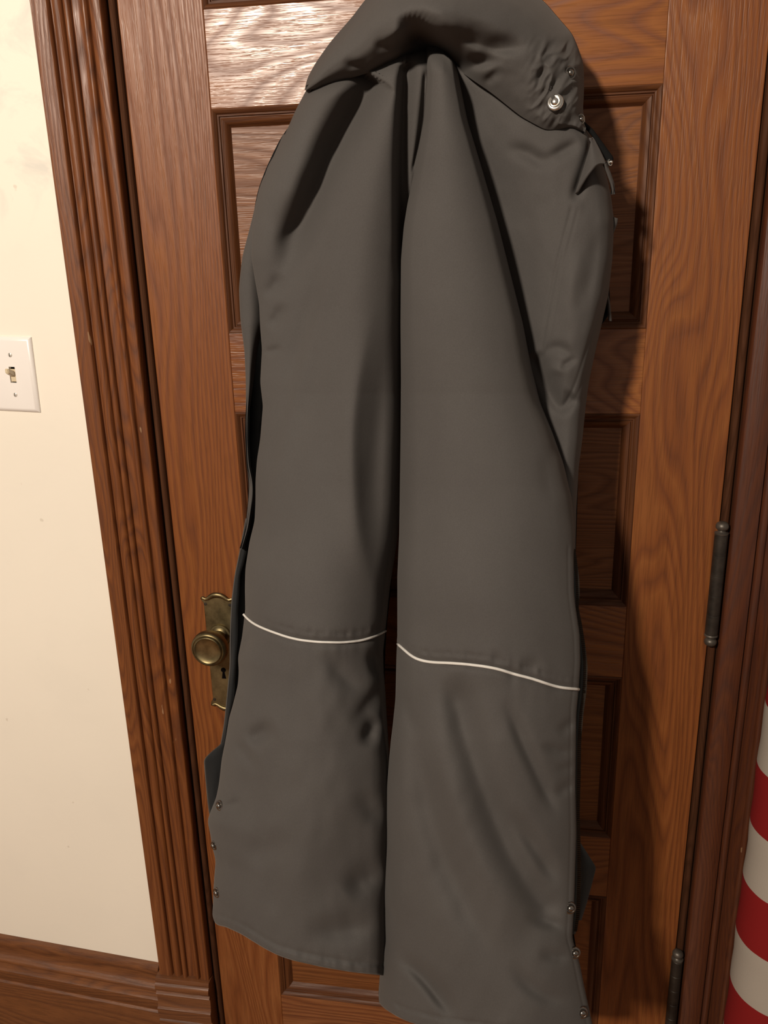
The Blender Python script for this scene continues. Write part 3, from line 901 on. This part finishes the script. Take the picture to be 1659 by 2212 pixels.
# black waist strap behind the hip
a = arcsample([(1262, 262), (1282, 280), (1300, 305), (1318, 330), (1327, 342), (1322, 352)], 30, 5)
b_ = arcsample([(1262, 276), (1276, 290), (1290, 316), (1304, 340), (1312, 352), (1316, 356)], 30, 5)
S = np.linspace(0, 1, 8)[None, :]*np.ones((30, 1))
X = b_[:, :1]*(1-S)+a[:, :1]*S; Y = b_[:, 1:]*(1-S)+a[:, 1:]*S
strap = link('waist_strap', sheet_mesh('waist_strap', X, Y, .068+.002*np.sin(np.pi*S), .003, ex=1), [M_LIN, M_LIN], pants, label='black waist strap')

# ---- leg in front (image right)
RL = [(918, 100), (922, 170), (915, 260), (897, 360), (880, 440), (872, 490), (866, 560), (865, 700), (866, 820), (865, 950), (862, 1156), (858, 1244), (858, 1376), (856, 1421), (854, 1509),
      (848, 1568), (844, 1600), (835, 1700), (835, 1830), (830, 1934), (830, 2035), (825, 2047), (817, 2150), (819, 2166)]
RR = [(972, 100), (988, 150), (1010, 260), (1040, 360), (1075, 480), (1105, 600), (1130, 700), (1147, 790), (1167, 870), (1192, 930), (1217, 1000), (1236, 1080), (1241, 1150), (1239, 1200), (1240, 1280),
      (1243, 1310), (1252, 1370), (1254, 1430), (1250, 1490), (1245, 1540), (1243, 1700), (1245, 1800), (1240, 1960), (1236, 2025), (1240, 2040), (1252, 2080), (1262, 2130), (1275, 2190), (1282, 2225), (1290, 2262)]
HR = [(819, 2166), (829, 2178), (861, 2198), (887, 2209), (950, 2226), (1100, 2246), (1290, 2262)]
X, Y, S, T, dl, dr = grid(RL, RR, 440, 160, HR)
D = table(S, Y, sv, [
    (100, [.115, .122, .128, .130, .126, .120, .110]),
    (200, [.115, .124, .132, .134, .130, .122, .110]),
    (330, [.115, .128, .138, .140, .135, .125, .110]),
    (500, [.115, .132, .146, .150, .146, .132, .110]),
    (700, [.112, .132, .150, .155, .152, .138, .112]),
    (900, [.108, .128, .148, .155, .150, .134, .105]),
    (1150, [.100, .122, .146, .154, .148, .126, .098]),
    (1400, [.092, .120, .146, .154, .148, .128, .106]),
    (1480, [.090, .116, .140, .148, .142, .122, .102]),
    (1800, [.092, .120, .142, .150, .144, .126, .104]),
    (2262, [.095, .122, .142, .150, .146, .130, .108])])
D = smooth2(smooth2(D, 71, 35), 71, 35)
wr = np.clip(8+Y*.03, 12, 40)
D += tuck(X, Y) + roll(dl, wr, .032) + roll(dr, wr, np.interp(Y, [900, 1060, 1220], [.045, .036, .008]))
KNEE_R = [(859, 1391), (868, 1399), (880, 1410), (892, 1420), (910, 1427), (935, 1431), (970, 1432), (1010, 1435), (1050, 1440), (1080, 1446), (1110, 1456), (1150, 1466), (1185, 1478), (1205, 1484), (1225, 1487), (1250, 1489)]
D += crease(X, Y, KNEE_R, -.005, 9, 9, (0, 0))
kr = np.interp(X, [p[0] for p in KNEE_R], [p[1] for p in KNEE_R])
D += .004/(1+np.exp((Y-kr)/4.0))*np.exp(-((Y-kr)/60)**2)
below = 1/(1+np.exp(-(Y-kr-5)/3))
D += np.exp(-np.abs(Y-kr)/26)*.0035*vnoise(X, Y*.25, 30, 40, 4, 2)
D -= (1-below)*np.exp(-np.abs(kr-20-Y)/5)*.0024*(1+vnoise(X, Y, 10, 40, 6, 1))
D += crease(X, Y, [(1180, 1425), (1150, 1440), (1120, 1432)], -.003, 16)
D += crease(X, Y, [(1080, 1400), (1070, 1425), (1058, 1440)], -.002, 12)
D += crease(X, Y, [(968, 1450), (985, 1500), (1005, 1580), (1030, 1660), (1062, 1750), (1110, 1860), (1165, 1950), (1215, 2000)], -.017, 28, 36, (.12, .1))
D += crease(X, Y, [(1085, 1500), (1105, 1540), (1130, 1610), (1150, 1650), (1175, 1710), (1212, 1770)], -.009, 13, 18, (.35, .25))
D += crease(X, Y, [(1090, 1740), (1130, 1790), (1175, 1860), (1225, 1940)], -.012, 18, 20)
D += crease(X, Y, [(880, 1440), (893, 1560), (915, 1680), (940, 1800), (990, 1930), (1050, 2040), (1120, 2130)], -.014, 32, 28)
D += crease(X, Y, [(925, 1480), (950, 1620), (985, 1740), (1040, 1870), (1100, 1970), (1150, 2040)], .006, 26)
D += crease(X, Y, [(862, 1470), (880, 1540), (900, 1600)], -.005, 14)
D += crease(X, Y, [(1249, 1556), (1228, 1566), (1205, 1590)], -.006, 12)
D += crease(X, Y, [(1247, 1618), (1215, 1628), (1165, 1608)], -.006, 11)
D += crease(X, Y, [(1249, 1652), (1222, 1662), (1196, 1660)], -.003, 9)
D += crease(X, Y, [(1248, 1690), (1222, 1702), (1196, 1722)], -.006, 12)
D += crease(X, Y, [(1238, 2005), (1205, 2000), (1170, 1990), (1130, 1975)], -.008, 14)
D += crease(X, Y, [(1238, 2062), (1210, 2070), (1160, 2060)], -.006, 14)
D += crease(X, Y, [(1245, 2160), (1190, 2160), (1140, 2130), (1100, 2070)], -.007, 18)
D += crease(X, Y, [(840, 2050), (880, 2080), (915, 2110), (960, 2170), (1000, 2215)], -.012, 14, 20)
D += crease(X, Y, [(832, 1950), (850, 1980), (858, 2010)], -.003, 8)
D += crease(X, Y, [(1225, 980), (1195, 960), (1180, 1010), (1200, 1100)], -.004, 18)
D += .0042*vnoise(X+Y*.35, Y, 120, 260, 14, 3)*np.clip((Y-1420)/60, 0, 1) + .0022*vnoise(X, Y, 130, 280, 15, 2)
hy = np.interp(X, [p[0] for p in HR], [p[1] for p in HR])
D -= .002*np.exp(-((Y-hy+26)/4)**2)
D += .002*vnoise(X, Y, 16, 30, 9, 2)*np.exp(-((Y-hy+18)/16)**2)
# stitched zip edge
D -= .0012*np.exp(-((dr-12)/3)**2)*(Y > 1180)
D = np.maximum(D, .03)
D = D + lift(Y)
sR = Sheet(X, Y, D)
legR = link('leg_front', sheet_mesh('leg_front', X, Y, D), [M_FAB, M_LIN], pants)
pr_ = arcsample(KNEE_R, 80)
link('knee_piping', tube('knee_piping', P(*[np.array(a) for a in zip(*[(x, y, sR.depth(x, y)+.0022) for x, y in pr_])]), .0017, 8), M_PIPE, legR,
     label='white reflective piping across the knee')
X, Y, S, T, dl, dr = grid([(945, 60), (890, 500), (872, 900), (868, 1156), (866, 1376), (860, 1509), (842, 1700), (838, 2035), (826, 2150)],
                          [(970, 60), (1060, 480), (1120, 700), (1170, 900), (1225, 1080), (1234, 1280), (1246, 1400), (1240, 1540), (1238, 1800), (1232, 2000), (1246, 2080), (1274, 2230)], 150, 40)
D = .018 + .050*(np.clip(1-dl/60, 0, 1)**2) + .040*(np.clip(1-dr/50, 0, 1)**2) + .002*vnoise(X, Y, 80, 160, 33, 2)
link('leg_back', sheet_mesh('leg_back', X, Y, D, .003, ex=.55), [M_LIN, M_FAB], pants)
# zipper tape down the side of that leg
ZL = [(1228, 1180), (1232, 1270), (1236, 1310), (1244, 1370), (1247, 1430), (1243, 1490), (1238, 1540), (1236, 1700), (1238, 1800), (1234, 1960), (1232, 2018)]
ZR = [(1240, 1180), (1249, 1250), (1250, 1285), (1247, 1310), (1255, 1350), (1263, 1400), (1267, 1440), (1265, 1490), (1258, 1540), (1253, 1600), (1252, 1680), (1250, 1750), (1252, 1830), (1253, 1900), (1250, 1975), (1243, 2018)]
X, Y, S, T, dl, dr = grid(ZL, ZR, 150, 10, ks=7)
D = .076 + .004*np.sin(np.pi*S)
tape = link('zipper_tape', sheet_mesh('zipper_tape', X, Y, D, .002, ex=1), [M_TAPE, M_TAPE], pants, label='dark zipper tape along the open leg side')
# coil teeth, one joined part
e = arcsample(ZR, 190, 5)
tv, tf = [], []
for i in range(2, 188):
    c = P(e[i, 0]-2.0, e[i, 1], .0785+float(lift(e[i, 1])))
    q = 3.1/1400; h = 1.6/1400
    for dx in (-q, q):
        for dy in (-.0012, .0012):
            for dz in (-h, h):
                tv.append((c[0]+dx, c[1]+dy, c[2]+dz))
    k = len(tv)-8
    tf += [(k, k+1, k+3, k+2), (k+4, k+6, k+7, k+5), (k, k+4, k+5, k+1), (k+2, k+3, k+7, k+6), (k, k+2, k+6, k+4), (k+1, k+5, k+7, k+3)]
link('zipper_teeth', mesh_from('zipper_teeth', tv, tf, False), M_HINGE, tape, kind='stuff')
# slate corner of the rear layer beside the zip
X, Y, S, T, dl, dr = grid([(1246, 1818), (1246, 1875), (1246, 1988)], [(1254, 1820), (1270, 1845), (1288, 1874), (1280, 1905), (1268, 1950), (1256, 1988)], 40, 14, ks=3)
link('side_facing', sheet_mesh('side_facing', X, Y, .042+.004*np.sin(np.pi*S)+.001*vnoise(X, Y, 14, 40, 47, 2), .003, ex=.85), [M_SLATE, M_LIN], pants, label='slate corner of the rear layer beside the zip')

# ---- turned-over waist at the top
PAIRS = [((658, 194), (664, 197)), ((664, 168), (690, 190)), ((682, 135), (724, 178)), ((716, 87), (771, 165)), ((759, 39), (812, 152)), ((788, 0), (842, 138)), ((826, -42), (872, 130)),
         ((880, -64), (905, 127)), ((930, -70), (935, 126)), ((990, -68), (958, 127)), ((1060, -60), (985, 148)), ((1120, -38), (1024, 176)), ((1174, 0), (1060, 200)), ((1207, 39), (1095, 228)),
         ((1236, 72), (1125, 252)), ((1248, 100), (1150, 266)), ((1261, 138), (1178, 281)), ((1262, 193), (1205, 280)), ((1259, 241), (1232, 274)), ((1266, 268), (1264, 286))]
nu, nv = 260, 110
ui = np.linspace(0, len(PAIRS)-1, nu)
O = np.array([p[0] for p in PAIRS], float); I = np.array([p[1] for p in PAIRS], float)
idx = np.arange(len(PAIRS))
ox, oy, ix_, iy_ = (smooth1(np.interp(ui, idx, a_), 17) for a_ in (O[:, 0], O[:, 1], I[:, 0], I[:, 1]))
v = np.linspace(0, 1, nv)
vv_ = .6*v+.4*(.5-.5*np.cos(np.pi*v))
U, V = np.meshgrid(ui/(len(PAIRS)-1), vv_, indexing='ij')
X = ox[:, None]*(1-V)+ix_[:, None]*V; Y = oy[:, None]*(1-V)+iy_[:, None]*V
rows_u = [(0.0, [.055, .080, .088, .085, .078, .070]), (.08, [.055, .092, .100, .100, .092, .084]), (.2, [.055, .112, .128, .126, .110, .090]), (.33, [.06, .138, .168, .168, .128, .080]),
          (.43, [.065, .150, .185, .185, .130, .070]), (.52, [.065, .140, .168, .162, .125, .082]), (.62, [.06, .120, .142, .138, .118, .098]), (.74, [.055, .105, .125, .124, .116, .102]),
          (.9, [.055, .09, .108, .112, .110, .098]), (1.0, [.055, .075, .085, .090, .090, .085])]
D = table(V, U, [0, .2, .42, .65, .87, 1], rows_u)
D = smooth2(smooth2(D, 31, 17), 31, 17)
wl = np.hypot(X-ox[:, None], Y-oy[:, None])
D += roll(wl, 30, .02)
D += crease(X, Y, [(850, 62), (885, 62), (908, 80), (928, 104), (946, 126), (960, 145)], -.060, 22, 34, (.45, .0))
D += crease(X, Y, [(866, 60), (885, 100), (900, 135)], -.035, 26, 26, (.5, 0))
D += crease(X, Y, [(950, 60), (990, 74), (1035, 95), (1085, 108), (1130, 98), (1158, 84)], -.014, 13, 26)
D += crease(X, Y, [(990, 140), (1020, 142), (1060, 130), (1095, 122)], -.014, 12, 22)
D += crease(X, Y, [(1040, 188), (1062, 166), (1088, 146)], -.006, 11)
D += crease(X, Y, [(735, 132), (765, 142), (800, 148)], -.006, 10)
D += crease(X, Y, [(800, 92), (830, 100), (862, 96)], -.007, 14)
D += crease(X, Y, [(1200, 50), (1195, 90), (1180, 120), (1160, 190), (1150, 230)], -.005, 9)
D += crease(X, Y, [(1235, 72), (1222, 100), (1226, 130)], -.005, 8)
# elastic gathers near the snaps
gw = np.exp(-(np.clip(1170-X, 0, None)/26)**2)*np.clip((Y-70)/40, 0, 1)*np.clip((1-V)*7, 0, 1)*np.clip(V*6, 0, 1)
r1 = vnoise(X*.86+Y*.5, -X*.5+Y*.86, 17, 44, 51, 2); r2 = vnoise(X*.8+Y*.6, -X*.6+Y*.8, 22, 40, 57, 2)
D += gw*(.0045*(1-2*np.abs(r1)) - .002 + .002*r2)
D += .002*vnoise(X, Y, 60, 60, 61, 3)
D = D + lift(Y)
sW = Sheet(X, Y, D)
fold = link('waist_fold', sheet_mesh('waist_fold', X, Y, D, .005), [M_FAB, M_FAB], pants, label='padded waist turned over at the top of the pants')
# fabric behind the turned-over waist, running up to the hook
X, Y, S, T, dl, dr = grid([(860, -60), (800, 20), (725, 110), (695, 185)], [(1040, -60), (1150, 20), (1210, 110), (1236, 230)], 60, 50)
D = .018 + .02*(np.clip(1-dl/40, 0, 1)**2) + .02*(np.clip(1-dr/40, 0, 1)**2) + .002*vnoise(X, Y, 60, 60, 63, 2)
link('waist_back', sheet_mesh('waist_back', X, Y, D, .003), [M_LIN, M_FAB], pants)


# ---- snaps
def snap(px, py, D, parent, r=.0075, mat=None, normal=None, ringed=True, tilt=(0, -1, 0)):
    c = P(px, py, D)
    pf = [(r, -.0006), (r, .0006), (r*.92, .0016), (r*.72, .0018), (r*.62, .0009), (r*.52, .0008), (r*.48, .0024), (r*.42, .0036), (r*.25, .0044), (.0001, .0046)]
    return link('snap', lathe('snap', pf, c, tilt, 28, 50), mat or M_STEEL, parent)


def toward(px, py, k=1.0, side=0.0):
    d = CAM - P(px, py, .1); d /= np.linalg.norm(d)
    return (d[0]*k+side, d[1], d[2]*k)


snap(1199, 221, sW.depth(1199, 221)+.0010, fold, .0088, M_STEEL, tilt=(-.15, -1, .25))
snap(1231, 158, sW.depth(1231, 158)-.0005, fold, .0070, M_GUN, tilt=(.55, -1, .0))
snap(1253, 258, sW.depth(1253, 258)-.0015, fold, .0060, M_GUN, tilt=(.8, -1, .0))
snap(1316, 351, .122, strap, .0040, M_STEEL, tilt=(.9, -1, .1))
for x, y in ((475, 1740), (463, 1826), (469, 1928)):
    snap(x, y, sL.depth(x, y)+.0006, legL, .0068 if x != 463 else .0060, M_GUN, tilt=(-.55, -1, .25))
for x, y in ((1231, 1961), (1241, 2058), (1257, 2187)):
    snap(x, y, sR.depth(x, y)+.0006, legR, .0074, M_GUN, tilt=(.30, -1, .30))

# ---- coat hook that carries them, its tip shows over the turned-over waist
hk = empty('coat_hook', label='metal coat hook on the door holding the snow pants', cat='hook')
hp = P(932, -28, .0)
hx, hz = float(hp[0]), float(hp[2])
link('back_plate', box_mesh('back_plate', hx-.012, hx+.012, .0085, .0132, hz-.02, hz+.06, .002), M_GUN, hk)
pts = [(hx, .010, hz+.05), (hx, -.02, hz+.045), (hx, -.06, hz+.032), (hx, -.10, hz+.028), (hx, -.135, hz+.034), (hx, -.155, hz+.05)]
pp = []
for i in range(len(pts)-1):
    for k in range(6):
        f_ = k/6; pp.append(tuple(np.array(pts[i])*(1-f_)+np.array(pts[i+1])*f_))
pp.append(pts[-1])
pp = np.array(pp); pp = np.stack([smooth1(pp[:, k], 7) for k in range(3)], 1)
link('prong', tube('prong', pp, .0045, 12), M_GUN, hk)
link('ball_tip', lathe('ball_tip', [(.0001, -.009)] + [(.009*math.cos(a), .009*math.sin(a)) for a in np.linspace(-1.4, 1.4, 12)] + [(.0001, .009)], pts[-1], (0, -.5, .8), 20, 70), M_GUN, hk)
